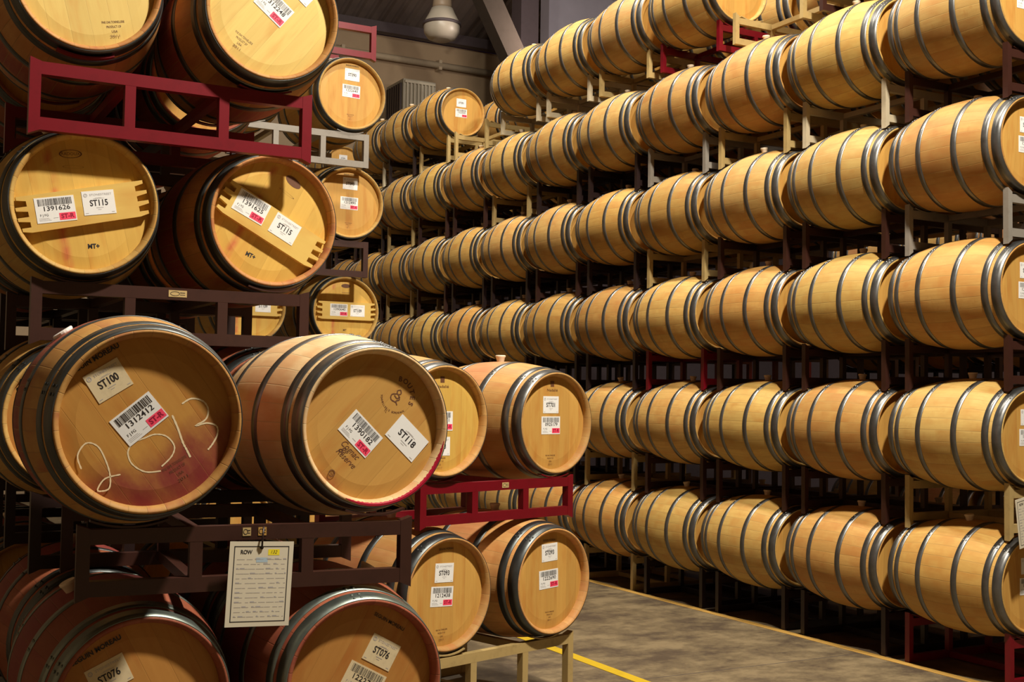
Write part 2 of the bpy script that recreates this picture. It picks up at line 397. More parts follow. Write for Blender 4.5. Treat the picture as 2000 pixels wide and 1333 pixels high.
HOOPS = [(-0.443, 0.058), (-0.370, 0.044), (-0.150, 0.042), (0.150, 0.042), (0.370, 0.044), (0.443, 0.058)]
def mk(name, bm):
    me = bpy.data.meshes.new(name); bm.to_mesh(me); bm.free(); return me
def bung_bm():
    bm = bmesh.new(); seg = 16; rings = []
    for z, r in ((0.345, 0.020), (0.372, 0.026), (0.378, 0.030), (0.386, 0.030), (0.388, 0.027)):
        rings.append([bm.verts.new((r*math.cos(2*PI*i/seg), r*math.sin(2*PI*i/seg), z)) for i in range(seg)])
    for a, b in zip(rings, rings[1:]):
        for i in range(seg): bm.faces.new((a[i], a[(i+1) % seg], b[(i+1) % seg], b[i])).smooth = True
    bm.faces.new(rings[-1]); return bm
def mesh_with(me, mats):
    me = me.copy()
    me.materials.clear()
    for x in mats: me.materials.append(x)
    return me
GEO = {}
for res, seg, ny in (('hi', 96, 30), ('lo', 48, 14)):
    GEO[res] = dict(body=mk('barrel_body', body_mesh(seg, ny)), front=mk('barrel_head', disc_mesh(seg, -HL+REC, -1)), back=mk('barrel_head', disc_mesh(seg, HL-REC, 1)),
                    hoops=[mk('hoop', hoop_mesh(y, w, seg)) for y, w in HOOPS])
BUNG_ME = mk('bung', bung_bm()); BUNG_ME.materials.append(BUNG)
_cache = {}
def styled(res, body, head, hoop):
    k = (res, body.name, head.name, hoop.name)
    if k not in _cache:
        g = GEO[res]
        _cache[k] = dict(body=mesh_with(g['body'], [body, CHIME]), front=mesh_with(g['front'], [head]), back=mesh_with(g['back'], [HEAD]), hoops=[mesh_with(h, [hoop, RIVET]) for h in g['hoops']])
    return _cache[k]
def make_barrel(loc, label, yaw=0.0, roll=0.0, body=OAK, head=HEAD, hoop=HOOP, res='lo', group=None, parts='full', length=1.0):
    """loc = centre of the barrel; yaw turns its head clockwise; roll turns it about its own axis, counterclockwise"""
    t = thing('wine_barrel', label, 'barrel', loc, (0, -roll, -yaw), group)
    t.scale = (1, length, 1)
    g = styled(res, body, head, hoop)
    obj('barrel_body', g['body'], parent=t)
    obj('barrel_head', g['front'], parent=t)
    if parts == 'full': obj('barrel_head', g['back'], parent=t)
    for h in g['hoops']: obj('hoop', h, parent=t)
    obj('bung', BUNG_ME, parent=t)
    return t
def put_on_head(t, name, bm, u, v, ang, roll, y=None, mats=LMATS, parent=None):
    """u, v: place on the head seen upright; ang: tilt as seen; roll: barrel's own roll"""
    ca, sa = math.cos(-roll), math.sin(-roll)
    yy = (-HL+REC-0.0009) if y is None else y
    o = obj(name, bm, mats, parent or t, (u*ca - v*sa, yy, u*sa + v*ca), (0, -(ang-roll), 0))
    return o
def brand(t, build, roll=0.0, name='brand_mark', mats=None, label=None):
    bm = bmesh.new(); build(bm)
    o = obj(name, bm, mats or [INK_B, INK], t, (0, -HL+REC-0.0006, 0), (0, roll, 0))
    if label: o['label'] = label
    return o
def stamp(bm, u, v, a=0.0, s=1.0, mi=0):
    for k, (w, txt) in enumerate(((0.085, 'FINE OAK TONNELLERIE'), (0.055, 'PRODUCT OF'), (0.022, 'USA'), (0.035, '2011'))):
        dz = (0.028 - 0.018*k)*s; ca, sa = math.cos(a), math.sin(a)
        put_text(bm, txt, u - dz*sa, v + dz*ca, 0.013*s, mi, 0, a, width=w*s)
def oval(bm, u, v, a, rx, rz, mi, fill=False, w=0.003):
    n = 24; ca, sa = math.cos(a), math.sin(a)
    def P(r, k):
        x, z = rx*r*math.cos(2*PI*k/n), rz*r*math.sin(2*PI*k/n); return (u + x*ca - z*sa, 0, v + x*sa + z*ca)
    if fill: 
        f = bm.faces.new([bm.verts.new(P(1, -k)) for k in range(n)]); f.material_index = mi; return
    for k in range(n):
        v4 = [bm.verts.new(P(r, q)) for r, q in ((1-w/rx, k), (1, k), (1, k+1), (1-w/rx, k+1))]; bm.faces.new(v4).material_index = mi

def board_bm(w=0.512, h=0.145, th=0.026):
    """pine board with finger-jointed ends"""
    bm = bmesh.new(); body_w = w/2 - 0.045
    box(bm, -body_w, body_w, 0, th, -h/2, h/2)
    for s in (-1, 1):
        n = 4; fh = h/(2*n-1)
        for k in range(n):
            z0 = -h/2 + 2*k*fh; x1 = s*(math.sqrt(max(0.0, 0.258**2 - max(abs(z0), abs(z0+fh))**2)) - 0.002)
            x1 = s*min(abs(x1), w/2)
            v = [(s*body_w, z0), (x1, z0 + fh*0.35), (x1, z0+fh), (s*body_w, z0+fh)]
            a = [bm.verts.new((x, 0, z)) for x, z in v]; b = [bm.verts.new((x, th, z)) for x, z in v]
            for i in range(4): bm.faces.new((a[i], a[(i+1) % 4], b[(i+1) % 4], b[i]))
            bm.faces.new(a); bm.faces.new(b[::-1])
    bmesh.ops.recalc_face_normals(bm, faces=bm.faces[:]); return bm

# ------------------------------------------------------------------ steel two-barrel rack
def cradle_bm(r_arc):
    bm = bmesh.new(); n = 10; amax = 0.36; prev = None
    for i in range(n+1):
        a = -amax + 2*amax*i/n; ro, ri = r_arc+0.007, r_arc
        q = [bm.verts.new((r*math.sin(a), y, r_arc - r*math.cos(a))) for r, y in ((ri, -0.018), (ri, 0.018), (ro, 0.018), (ro, -0.018))]
        if prev:
            for k in range(4): bm.faces.new((prev[k], prev[(k+1) % 4], q[(k+1) % 4], q[k]))
        else: bm.faces.new(q)
        prev = q
    bm.faces.new(prev[::-1]); bmesh.ops.recalc_face_normals(bm, faces=bm.faces[:]); return bm
def rack_parts(h, feet=True, spacing=0.40, RY=0.385, foot=(0.040, 0.012), pw=0.042):
    """frames h high; z = 0 at the top of the rails"""
    W = 0.57; T = 0.05; r_arc = 0.3132
    P = {}
    bm = bmesh.new()
    box(bm, -W+0.01, W-0.01, -pw/2, pw/2, -T, 0); box(bm, -W+0.01, W-0.01, -pw/2, pw/2, -h, -h+T)
    for sx in (-1, 1):
        xo, xi = sx*W, sx*(W-pw); d = pw/2+0.001; ho, hi_ = 0.8*foot[0], 0.6*foot[1]; fo, fi = foot if feet else (0, 0)
        a = [bm.verts.new((x, y, z)) for x, z in ((xo, 0.001+ho), (xi, 0.001+hi_), (xi, -h-fi), (xo, -h-fo)) for y in (-d, d)]
        for q in ((0, 2, 3, 1), (2, 4, 5, 3), (4, 6, 7, 5), (6, 0, 1, 7), (0, 6, 4, 2), (1, 3, 5, 7)): bm.faces.new([a[i] for i in q])
    for x in (-0.19, 0.19): box(bm, x-pw/2, x+pw/2, -pw/2+0.0005, pw/2-0.0005, -h+T, -T)
    bmesh.ops.recalc_face_normals(bm, faces=bm.faces[:])
    P['frame'] = bm
    bm = bmesh.new()
    for z in (-T/2, -h+T/2):
        pass
    bm = bmesh.new(); box(bm, -0.019, 0.019, -RY+0.021, RY-0.021, -T+0.006, -0.006); P['crossbar'] = bm
    P['cradle'] = cradle_bm(r_arc)
    return P
_rk = {}
def make_rack(loc, label, m, h=0.26, yaw=0.0, feet=True, spacing=0.40, group=None):
    t = thing('barrel_rack', label, 'rack', loc, (0, 0, -yaw), group)
    k = (round(h, 3), feet, m.name)
    if k not in _rk:
        _rk[k] = {n: mk(n, b) for n, b in rack_parts(h, feet, foot=(0.046, 0.020), pw=0.036).items()}
        for me in _rk[k].values(): me.materials.append(m)
    P = _rk[k]
    for y in (-0.385, 0.385): obj('frame', P['frame'], parent=t, loc=(0, y, 0))
    for x in (-0.19, 0.19):
        for z in (0, -h+0.05): obj('crossbar', P['crossbar'], parent=t, loc=(x, 0, z))
    for x in (-spacing, spacing):
        for y in (-0.385, 0.385): obj('cradle', P['cradle'], parent=t, loc=(x, y, 0.0))
    return t

def rack_for(label, m, uppers=None, lowers=None, yaw=0.0, RY=0.43, group=None, dy=0.0, dx=0.0, h=None, foot=(0.018, 0.0)):
    """a rack standing on the lower barrels (or the floor) and carrying the upper pair (or empty, h high)"""
    ref = uppers or lowers
    cx = sum(b.location.x for b in ref)/2 + dx; cy = sum(b.location.y for b in ref)/2 + dy
    ax = Vector((math.sin(yaw), math.cos(yaw), 0)); ux = Vector((math.cos(yaw), -math.sin(yaw), 0))
    def clear(b, s):
        d = b.location - Vector((cx, cy, 0)); lx = d.dot(ux); byaw = -b.rotation_euler[2]
        yl = s*RY - d.dot(ax) - 0*lx
        e = abs(yl) - 0.0225 - 0.35*abs(math.sin(byaw-yaw))
        return 0.262 if e > HL + 0.004 else rad(max(0.0, e)) + 0.0040
    if uppers: top = min(b.location.z - max(clear(b, -1), clear(b, 1)) for b in uppers)
    else: top = max(b.location.z + max(clear(b, -1), clear(b, 1)) for b in lowers) + h
    t = thing('barrel_rack', label, 'rack', (cx, cy, top), (0, 0, -yaw), group)
    hs = []
    for s in (-1, 1):
        bot = 0.0 if not lowers else max(b.location.z + clear(b, s) for b in lowers)
        hh = top - bot; hs.append(hh)
        P = rack_parts(hh, bool(lowers), RY=RY, foot=foot); P['crossbar'].free(); P['cradle'].free()
        me = mk('frame', P['frame']); me.materials.append(m); obj('frame', me, parent=t, loc=(0, s*RY, 0))
    hm = min(hs); P = rack_parts(hm, RY=RY); cb = mk('crossbar', P['crossbar']); cb.materials.append(m); P['frame'].free(); P['cradle'].free()
    for x in (-0.19, 0.19):
        obj('crossbar', cb, parent=t, loc=(x, 0, 0))
        if abs(hs[0]-hs[1]) < 0.045 and all(abs((b.location - Vector((cx, cy, 0))).dot(ux) - x) > 0.195 for b in (lowers or ())): obj('crossbar', cb, parent=t, loc=(x, 0, -hm+0.05))
    for b in (uppers or ()):
        lx = (b.location - Vector((cx, cy, 0))).dot(ux)
        for s in (-1, 1):
            c = clear(b, s)
            if c < 0.27: continue
            q = mk('cradle', cradle_bm(c)); q.materials.append(m)
            byaw = -b.rotation_euler[2]; x = lx + (s*RY - (b.location - Vector((cx, cy, 0))).dot(ax))*math.tan(byaw-yaw)
            obj('cradle', q, parent=t, loc=(x, s*RY, b.location.z - c - top))
    return t

# ================================================================== SETTING
def concrete():
    m, nt, b = mat('stained_concrete'); co = objco(nt)
    n1 = noise(nt, mapping(nt, co, (0.8, 1.1, 1)), 2.6, 8, 0.72); n2 = noise(nt, mapping(nt, co, (2.2, 0.7, 1)), 2.2, 5, 0.7); n3 = noise(nt, co, 60, 3, 0.6)
    c = ramp(nt, n1, [(0.40, (0.045, 0.028, 0.016)), (0.50, (0.110, 0.078, 0.038)), (0.60, (0.185, 0.135, 0.068))])
    c = mix(nt, M(nt, 'MULTIPLY', ramp(nt, n2, [(0.55, (0, 0, 0)), (0.72, (1, 1, 1))]), 0.5), c, (0.045, 0.028, 0.018))
    c = mix(nt, M(nt, 'MULTIPLY', n3, 0.25), c, (0.22, 0.17, 0.11))
    # joints
    sep = N(nt, 'ShaderNodeSeparateXYZ'); L(nt, co, sep.inputs[0])
    fy = M(nt, 'ABSOLUTE', M(nt, 'SUBTRACT', M(nt, 'FRACT', M(nt, 'MULTIPLY', sep.outputs[1], 0.25)), 0.5))
    j = M(nt, 'LESS_THAN', fy, 0.0016)
    c = mix(nt, M(nt, 'MULTIPLY', j, 0.8), c, (0.04, 0.03, 0.03))
    L(nt, c, b.inputs['Base Color']); L(nt, M(nt, 'MULTIPLY_ADD', n1, 0.35, 0.38), b.inputs['Roughness'])
    bump(nt, b, n3, 0.15, 0.002); return m
bm = bmesh.new(); box(bm, -6, 16, -6, 26, -0.2, 0); struct('floor', bm, concrete())
LINE = paint('yellow_line_paint', (0.50, 0.33, 0.006), 0.5, 0.35, scale=9)
LINE_OLD = paint('worn_line_paint', (0.42, 0.24, 0.05), 0.6, 0.8, scale=5)
bm = bmesh.new(); box(bm, 4.10, 4.185, -3, 19, -0.001, 0.003); tag(obj('floor_marking', bm, LINE), 'bright yellow line painted on the floor beside the low two-high stack', 'floor line')
bm = bmesh.new(); box(bm, 5.93, 6.00, -3, 19, -0.001, 0.003); tag(obj('floor_marking', bm, LINE_OLD), 'worn orange yellow line on the floor along the foot of the long barrel wall', 'floor line')

def corr(name, col, period=0.2):
    m, nt, b = mat(name); co = objco(nt)
    n1 = noise(nt, co, 2.0, 4, 0.6)
    c = mix(nt, n1, tuple(x*0.8 for x in col), tuple(x*1.15 for x in col))
    L(nt, c, b.inputs['Base Color']); b.inputs['Roughness'].default_value = 0.6
    return m
WALLM = corr('painted_block_wall', (0.42, 0.30, 0.18))
WALLG = corr('grey_wall', (0.50, 0.47, 0.55)); CEILM = corr('roof_sheet', (0.17, 0.13, 0.11)); BEAMM = paint('brown_beam', (0.050, 0.038, 0.030), 0.8, 0.3, 0.1)
BEAMD = paint('dark_beam', (0.075, 0.055, 0.06), 0.6, 0.3)
bm = bmesh.new(); box(bm, -6, 16, 20.2, 20.5, 0, 8.2); struct('wall_back', bm, WALLM)
bm = bmesh.new(); box(bm, -6.3, -6, -6, 20.5, 0, 14); struct('wall_left', bm, WALLM)
bm = bmesh.new(); box(bm, 16, 16.3, -6, 20.5, 0, 14); struct('wall_right', bm, BEAMD)  # dark colour stands in for shade behind the barrel wall's gaps
bm = bmesh.new(); box(bm, -6, 16, -6.3, -6, 0, 17); struct('wall_front', bm, WALLM)
bm = bmesh.new(); box(bm, 10.55, 16, 18.2, 18.5, 6.5, 14); struct('wall_gable', bm, WALLG)
bm = bmesh.new(); box(bm, 8.9, 16, 18.22, 18.48, 0, 6.5); struct('wall_dark_backing', bm, BEAMD)  # dark sheet added so gaps in the barrel wall look unlit
# ribbed roof rising towards the front
sl = 0.34
bm = bmesh.new(); x = -6.0; up = []; k = 0
while x < 16.01:
    for dx, dz in ((0, 0), (0.10, 0), (0.13, 0.05), (0.20, 0.05), (0.23, 0)):
        if x+dx > 16: break
        up.append((x+dx, dz))
    x += 0.25
prev = None
for (x, dz) in up:
    ya, yb = 20.5, -6.3; za, zb = 8.35, 8.35 + sl*(20.5+6.3)
    cur = [bm.verts.new((x, ya, za+dz)), bm.verts.new((x, yb, zb+dz)), bm.verts.new((x, yb, zb+dz+0.08)), bm.verts.new((x, ya, za+dz+0.08))]
    if prev:
        for q in range(4): bm.faces.new((prev[q], prev[(q+1) % 4], cur[(q+1) % 4], cur[q]))
    prev = cur
bmesh.ops.recalc_face_normals(bm, faces=bm.faces[:]); struct('ceiling', bm, CEILM)
for i, y in enumerate((20.0, 17.0, 14.0, 11.0)):
    bm = bmesh.new(); z = 8.35 + sl*(20.5-y) - 0.16
    box(bm, -6, 16 if i else 10.5, y-0.09, y+0.09, z-0.18, z); struct('trim_%d' % (i+1), bm, BEAMD)

# wall pipe, beam, brace, column, duct box, lamp
bm = bmesh.new(); tube(bm, [(4.5, 20.05, 7.77), (10.5, 20.05, 7.77)], 0.06, 10); PIPEM = paint('pipe_tan', (0.50, 0.40, 0.27), 0.5, 0.2)
for x in (5.5, 7.4, 9.3): box(bm, x-0.03, x+0.03, 20.0, 20.2, 7.68, 7.86)
tag(obj('wall_pipe', bm, PIPEM), 'long pale tan pipe running level along the back wall under the roof', 'pipe')

def pt(px, py, Y):   # a seen direction carried out to depth Y, used for measured positions of far steelwork
    pass
col = thing('steel_column', 'dark square steel column against the grey gable wall, top centre', 'column', (9.36, 16.92, 0))
bm = bmesh.new(); box(bm, -0.16, 0.16, -0.16, 0.16, 0, 9.5); obj('shaft', bm, BEAMD, col)
bm = bmesh.new(); box(bm, -0.24, 0.24, -0.24, 0.24, 0, 0.03); obj('base_plate', bm, BEAMD, col)
bm = bmesh.new(); bar(bm, (6.33, 14.9, 9.55), (8.05, 14.9, 6.5), 0.30, 0.26, up=(0, 1, 0)); tag(obj('diagonal_brace', bm, BEAMM), 'thick brown diagonal roof brace slanting down behind the top barrels', 'brace')
bm = bmesh.new(); bar(bm, (5.6, 14.7, 9.4), (7.05, 14.7, 8.35), 0.10, 0.10, up=(0, 1, 0)); tag(obj('roof_strut', bm, BEAMM), 'thin brown strut meeting the thick diagonal brace near the ceiling', 'brace')
bm = bmesh.new(); tube(bm, [(8.4, 16.7, 8.0), (10.0, 16.7, 9.6)], 0.03, 8); tag(obj('tie_rod', bm, BEAMD), 'thin dark tie rod slanting up beside the dark steel column', 'rod')
bm = bmesh.new(); bar(bm, (10.3, 16.9, 9.4), (12.8, 16.9, 8.2), 0.2, 0.2, up=(0, 1, 0)); tag(obj('diagonal_brace', bm, BEAMM), 'grey brown brace slanting down to the right of the steel column', 'brace')

ac = thing('air_unit', 'grey slatted ventilation box mounted on the back wall', 'air unit', (8.27, 18.6, 6.0))
UN = paint('grey_unit', (0.30, 0.27, 0.20), 0.6, 0.2)
bm = bmesh.new(); box(bm, -0.30, 0.30, 0.02, 0.75, 0, 1.02); obj('casing', bm, UN, ac)
bm = bmesh.new()
for i in range(8): box(bm, -0.25+i*0.067, -0.228+i*0.067, -0.02, 0.02, 0.05, 0.96)
box(bm, -0.28, 0.28, -0.015, 0.02, 0.95, 0.99); box(bm, -0.28, 0.28, -0.015, 0.02, 0.02, 0.06)
obj('front_grille', bm, paint('grille', (0.45, 0.40, 0.30), 0.5, 0.2), ac)
bm = bmesh.new()
for i in range(7): box(bm, -0.33, -0.30, 0.08+i*0.095, 0.13+i*0.095, 0.05, 0.96)
obj('side_grille', bm, DARK, ac)
bm = bmesh.new(); box(bm, -0.08, 0.08, 0.75, 1.59, 0.3, 0.6); obj('wall_bracket', bm, DARK, ac)

lz = 6.98; pend = thing('pendant_lamp', 'unlit white bell-shaped high-bay lamp hanging below the roof', 'lamp', (7.20, 15.47, lz))
SH = flat('lamp_shade_glass', (0.42, 0.37, 0.30), 0.4)
def vlathe(prof, seg=32):
    bm = bmesh.new(); rings = [[bm.verts.new((r*math.cos(2*PI*i/seg), r*math.sin(2*PI*i/seg), z)) for i in range(seg)] for z, r in prof]
    for a, b in zip(rings, rings[1:]):
        for i in range(seg): bm.faces.new((a[i], a[(i+1) % seg], b[(i+1) % seg], b[i])).smooth = True
    bm.faces.new(rings[0][::-1]); bm.faces.new(rings[-1]); return bm
obj('lamp_shade', vlathe([(-0.24, 0.13), (-0.21, 0.20), (-0.13, 0.255), (-0.03, 0.262), (0.05, 0.24), (0.14, 0.19), (0.22, 0.155)]), SH, pend)
obj('lamp_housing', vlathe([(0.22, 0.13), (0.25, 0.14), (0.36, 0.13), (0.42, 0.08), (0.44, 0.03)]), flat('lamp_housing', (0.30, 0.22, 0.15), 0.5), pend)
obj('suspension_rod', vlathe([(0.49, 0.012), (2.8, 0.012)], 8), DARK, pend)
obj('rim_band', vlathe([(-0.03, 0.255), (-0.03, 0.275), (0.01, 0.275), (0.01, 0.25)]), BEAMD, pend)

# ================================================================== RIGHT-HAND WALL OF BARRELS
WX, WY0, PITCH, Z0, LV = 6.18, 5.28, 0.9762, 0.595, 0.882
ORD = ['nearest', 'second', 'third', 'fourth', 'fifth', 'sixth', 'seventh', 'eighth', 'ninth', 'tenth', 'eleventh', 'twelfth', 'thirteenth', 'fourteenth', 'fifteenth']
ROWN = ['bottom row', 'second row up', 'third row up', 'fourth row up', 'fifth row up', 'top row']
NCOL = 14
missing = {(2, 5), (7, 5), (11, 5)}
rng = random.Random(3)
rack_col = {}
for n in range(NCOL):
    for k in range(6): rack_col[(n, k)] = rng.choice((DARK, BROWN, BROWN, DARK)) 
rack_col.update({(0, 0): RED, (4, 0): TAN, (0, 1): TAN, (1, 1): BROWN, (4, 1): TAN, (3, 2): RED, (0, 3): GREY, (3, 3): TAN, (1, 4): CREAM, (2, 4): TAN, (3, 4): GREY,
                 (6, 4): TAN, (9, 4): TAN, (9, 3): TAN, (0, 4): BROWN, (2, 5): TAN, (3, 5): RED, (4, 5): TAN, (5, 5): CREAM, (6, 5): CREAM, (7, 5): TAN, (8, 5): TAN, (1, 5): BROWN, (10, 5): CREAM})
CN = {RED.name: 'red', TAN.name: 'tan', BROWN.name: 'brown', DARK.name: 'dark', CREAM.name: 'cream', GREY.name: 'grey'}
TONES = [OAK, OAK, oak_body('oak_staves_amber', (0.57, 0.345, 0.098)), oak_body('oak_staves_straw', (0.61, 0.41, 0.135))]
wall_barrels = {}
for n in range(NCOL):
    y = WY0 + n*PITCH
    for k in range(6):
        z = Z0 + k*LV
        jy, jx, jz = rng.uniform(-0.008, 0.008), rng.uniform(-0.003, 0.003), 0
        y = WY0 + n*PITCH - (0.17 if k == 5 and n < 7 else 0)
        mt = TONES[rng.randrange(4)]
        if k == 0 and n == 4: mt = TONES[2]
        if k in (3,) and n == 0: mt = TONES[2]
        dy = 0
        pos = 'at the right edge' if n == 0 else '%s from the right edge' % ORD[n]
        if (n, k) not in missing:
            t = make_barrel((WX+jx, y+jy, z), 'oak barrel of the long wall, %s, %s' % (ROWN[k], pos), rng.uniform(-0.004, 0.004), rng.uniform(-0.12, 0.12), body=mt, hoop=HOOP, res='hi' if n < 3 else 'lo', group='barrels of the long wall', length=0.93)
            wall_barrels[(n, k)] = t
        feet = k > 0 and not (k == 5 and n < 7)
        h = (LV-0.6265 if k else Z0-0.3135) - (0.042 if k == 5 and n < 7 else 0)
        c = CN[rack_col[(n, k)].name]
        place = 'on the floor' if k == 0 else 'under %s' % ROWN[k].replace(' up', '')
        make_rack((WX+0.40, y, z-0.3135), '%s rack of the long wall, %s, %s' % (c, place, 'at the right edge' if n == 0 else '%s from right edge' % ORD[n]), rack_col[(n, k)], h, feet=feet, group='racks of the long wall')
        # second barrel on the same rack, behind
        if True:
            make_barrel((WX+0.80, y, z), 'shadowed oak barrel behind the front barrels of the long wall', 0, rng.uniform(-0.3, 0.3), body=mt, hoop=HOOP, length=0.93, group='rear barrels of the long wall', parts='full')
# labels on the near heads of the wall
codes = {(0, 0): ('ST076', '1222714'), (0, 1): ('ST104', '1312377'), (0, 2): ('ST093', '1222391'), (0, 3): ('ST093', '1222408'), (0, 4): ('ST101', '1312260'), (8, 5): ('ST091', '1222645'), (3, 5): ('ST091', '1222650'), (12, 5): ('ST091', '1222655')}
for kk, (a, b_) in codes.items():
    t = wall_barrels.get(kk)
    if not t: continue
    r = -t.rotation_euler[1]
    put_on_head(t, 'id_card', card_mesh(a), -0.01, 0.115, 0, r); put_on_head(t, 'barcode_label', barcode_mesh(b_), -0.01, -0.005, 0, r)

# racks and barrels on the far side, across the next aisle, glimpsed through the gaps
for n in range(-1, 5):
    for k in range(4):
        y = WY0 + 0.4 + n*PITCH; z = Z0 + k*LV
        make_barrel((9.75, y, z), 'reddish barrel far behind the long wall, glimpsed through its gaps', 0.0, rng.uniform(-0.25, 0.25), body=OAK_PINK if (n+k) % 2 else OAK, length=0.93, group='barrels glimpsed beyond the long wall')
        make_rack((10.15, y, z-0.3135), 'dark steel rack far behind the long wall, glimpsed through its gaps', DARK, LV-0.6265 if k else Z0-0.3135, feet=k > 0, group='racks glimpsed beyond the long wall')

# ================================================================== LEFT STACKS
def head_barrel(hx, hy, hz, label, yaw=0.0, roll=0.0, **kw):
    """placed by the centre of its near rim"""
    return make_barrel((hx + HL*math.sin(yaw), hy + HL*math.cos(yaw), hz), label, yaw, roll, res=kw.pop('res', 'hi'), **kw)
A_ = R
# --- front stack, two high
t100 = head_barrel(0.806, 3.805, 1.575, 'wine-stained barrel with 2013 chalked on its head and a tilted ST100 card', 0.03, A_(36), body=OAK_WINE, head=HEAD_2013, hoop=HOOP_DARK)
for ch in t100.children:
    if ch.name.startswith('bung'): bpy.data.objects.remove(ch)
bm = bmesh.new(); rings = [[bm.verts.new((rr*math.cos(2*PI*i/20), rr*math.sin(2*PI*i/20), z)) for i in range(20)] for z, rr in ((0.340, 0.030), (0.353, 0.036), (0.359, 0.036), (0.361, 0.032))]
for a, b in zip(rings, rings[1:]):
    for i in range(20): bm.faces.new((a[i], a[(i+1) % 20], b[(i+1) % 20], b[i]))
bm.faces.new(rings[-1]); obj('bung', bm, flat('white_bung', (0.85, 0.80, 0.75), 0.4), t100)
put_on_head(t100, 'id_card', card_mesh('ST100', old=True, w=0.118), -0.122, 0.125, A_(33), A_(36))
put_on_head(t100, 'barcode_label', barcode_mesh('1312412'), -0.026, 0.008, A_(40), A_(36))
def two013(bm):
    stroke(bm, [(-0.192, -0.145), (-0.204, -0.104), (-0.181, -0.067), (-0.147, -0.076), (-0.123, -0.117), (-0.108, -0.164), (-0.109, -0.204), (-0.132, -0.213), (-0.143, -0.207), (-0.122, -0.175), (-0.077, -0.163)], 0.0052, 0, 0)
    stroke(bm, [(-0.045, -0.064), (-0.01, -0.052), (0.022, -0.040), (0.058, -0.046), (0.083, -0.076), (0.076, -0.108), (0.046, -0.140)], 0.0052, 0, 0)
    stroke(bm, [(-0.051, -0.076), (-0.057, -0.099), (-0.043, -0.132), (-0.003, -0.156), (0.044, -0.154)], 0.0052, 0, 0)
    stroke(bm, [(0.074, 0.02), (0.093, -0.022), (0.109, -0.065), (0.122, -0.089), (0.134, -0.112)], 0.0070, 0, 0)
    stroke(bm, [(0.103, 0.056), (0.132, 0.073), (0.168, 0.066), (0.186, 0.039), (0.179, 0.008), (0.147, -0.013), (0.182, -0.004), (0.213, -0.013), (0.217, -0.04), (0.202, -0.071), (0.188, -0.089)], 0.0058, 0, 0)
brand(t100, two013, A_(36), 'chalk_writing', [CHALK], 'white chalk year 2013')
brand(t100, lambda bm: stamp(bm, 0.10, -0.155, A_(33)), A_(36))
brand(t100, lambda bm: (put_text(bm, 'SEGUIN MOREAU', -0.165, 0.190, 0.022, 1, 0, A_(33), bold=0.03, width=0.17)), A_(36))

t118 = head_barrel(1.652, 4.035, 1.554, 'pale barrel with ST118 card turned sideways and red wine spill on its lower rim', -0.05, A_(-44), body=OAK_PALE, head=HEAD_118, hoop=HOOP)
put_on_head(t118, 'barcode_label', barcode_mesh('1390182'), -0.047, -0.026, A_(-44), A_(-44))
put_on_head(t118, 'id_card', card_mesh('ST118', w=0.150, h=0.102, header=False), 0.139, -0.043, A_(-43), A_(-44))
def b118(bm):
    cx, cz, R0 = 0.095, 0.112, 0.062
    for i, ch in enumerate('BOUTES'):
        a = A_(78 - i*21); put_text(bm, ch, cx + R0*math.cos(a), cz + R0*math.sin(a), 0.026, 0, 0, a-PI/2, bold=0.03)
    for i, ch in enumerate('TONNELLERIE BORDEAUX'):
        a = A_(178 + i*6.2); put_text(bm, ch, cx + R0*math.cos(a), cz + R0*math.sin(a), 0.010, 0, 0, a+PI/2, bold=0.01)
    # small seated figure mark
    for pts in ([(0.0, 0.026), (-0.009, 0.016), (0.0, 0.006), (0.009, 0.016), (0.0, 0.026)], [(-0.004, 0.006), (-0.020, -0.008), (-0.012, -0.024), (0.010, -0.022)], [(0.004, 0.006), (0.016, -0.006), (0.008, -0.018), (0.020, -0.028)], [(-0.010, -0.004), (0.006, -0.008), (0.012, 0.004)]):
        ca, sa = math.cos(A_(-35)), math.sin(A_(-35)); stroke(bm, [(cx+x*ca-z*sa, cz+x*sa+z*ca) for x, z in pts], 0.005, 0, 0)
    put_text(bm, 'Cognac', -0.085, -0.085, 0.034, 0, 0, A_(-44), width=0.085, skew=0.35); put_text(bm, 'Réserve', -0.100, -0.115, 0.032, 0, 0, A_(-44), width=0.090, skew=0.35)
    put_text(bm, '&', -0.115, -0.085, 0.04, 0, 0, A_(-44), skew=0.3)
    oval(bm, -0.155, -0.165, 0, 0.013, 0.013, 0); put_text(bm, '20', -0.155, -0.165, 0.015, 0, 0, A_(-44)); put_text(bm, 'HT', -0.17, -0.185, 0.012, 0, 0, A_(-44))
    put_text(bm, 'TL', 0.05, 0.057, 0.013, 0, 0, A_(-44))
brand(t118, b118, A_(-44))
# dried wine along the lower right of the chime
bm = bmesh.new(); prev = None
for i in range(41):
    a = A_(-115 + i*2.6); w = 0.0080*min(1, (i+1)/8, (41-i)/10)*(0.7+0.5*abs(math.sin(i*2.1)))
    q = [bm.verts.new((r*math.cos(a), y, r*math.sin(a))) for r, y in ((0.2765-min(w*2.4, 0.0115), -HL-0.0007+min(w*2.4, 0.0115)*1.42), (0.2755, -HL-0.0007), (0.2765+min(w, 0.0065), -HL-0.0007))]
    if prev:
        for k in range(2): bm.faces.new((prev[k], q[k], q[k+1], prev[k+1]))
    prev = q
o = obj('wine_stain', bm, [WINE_SPILL], t118, (0, 0, 0), (0, A_(-44), 0)); o['label'] = 'glossy dark red dried wine on the rim'

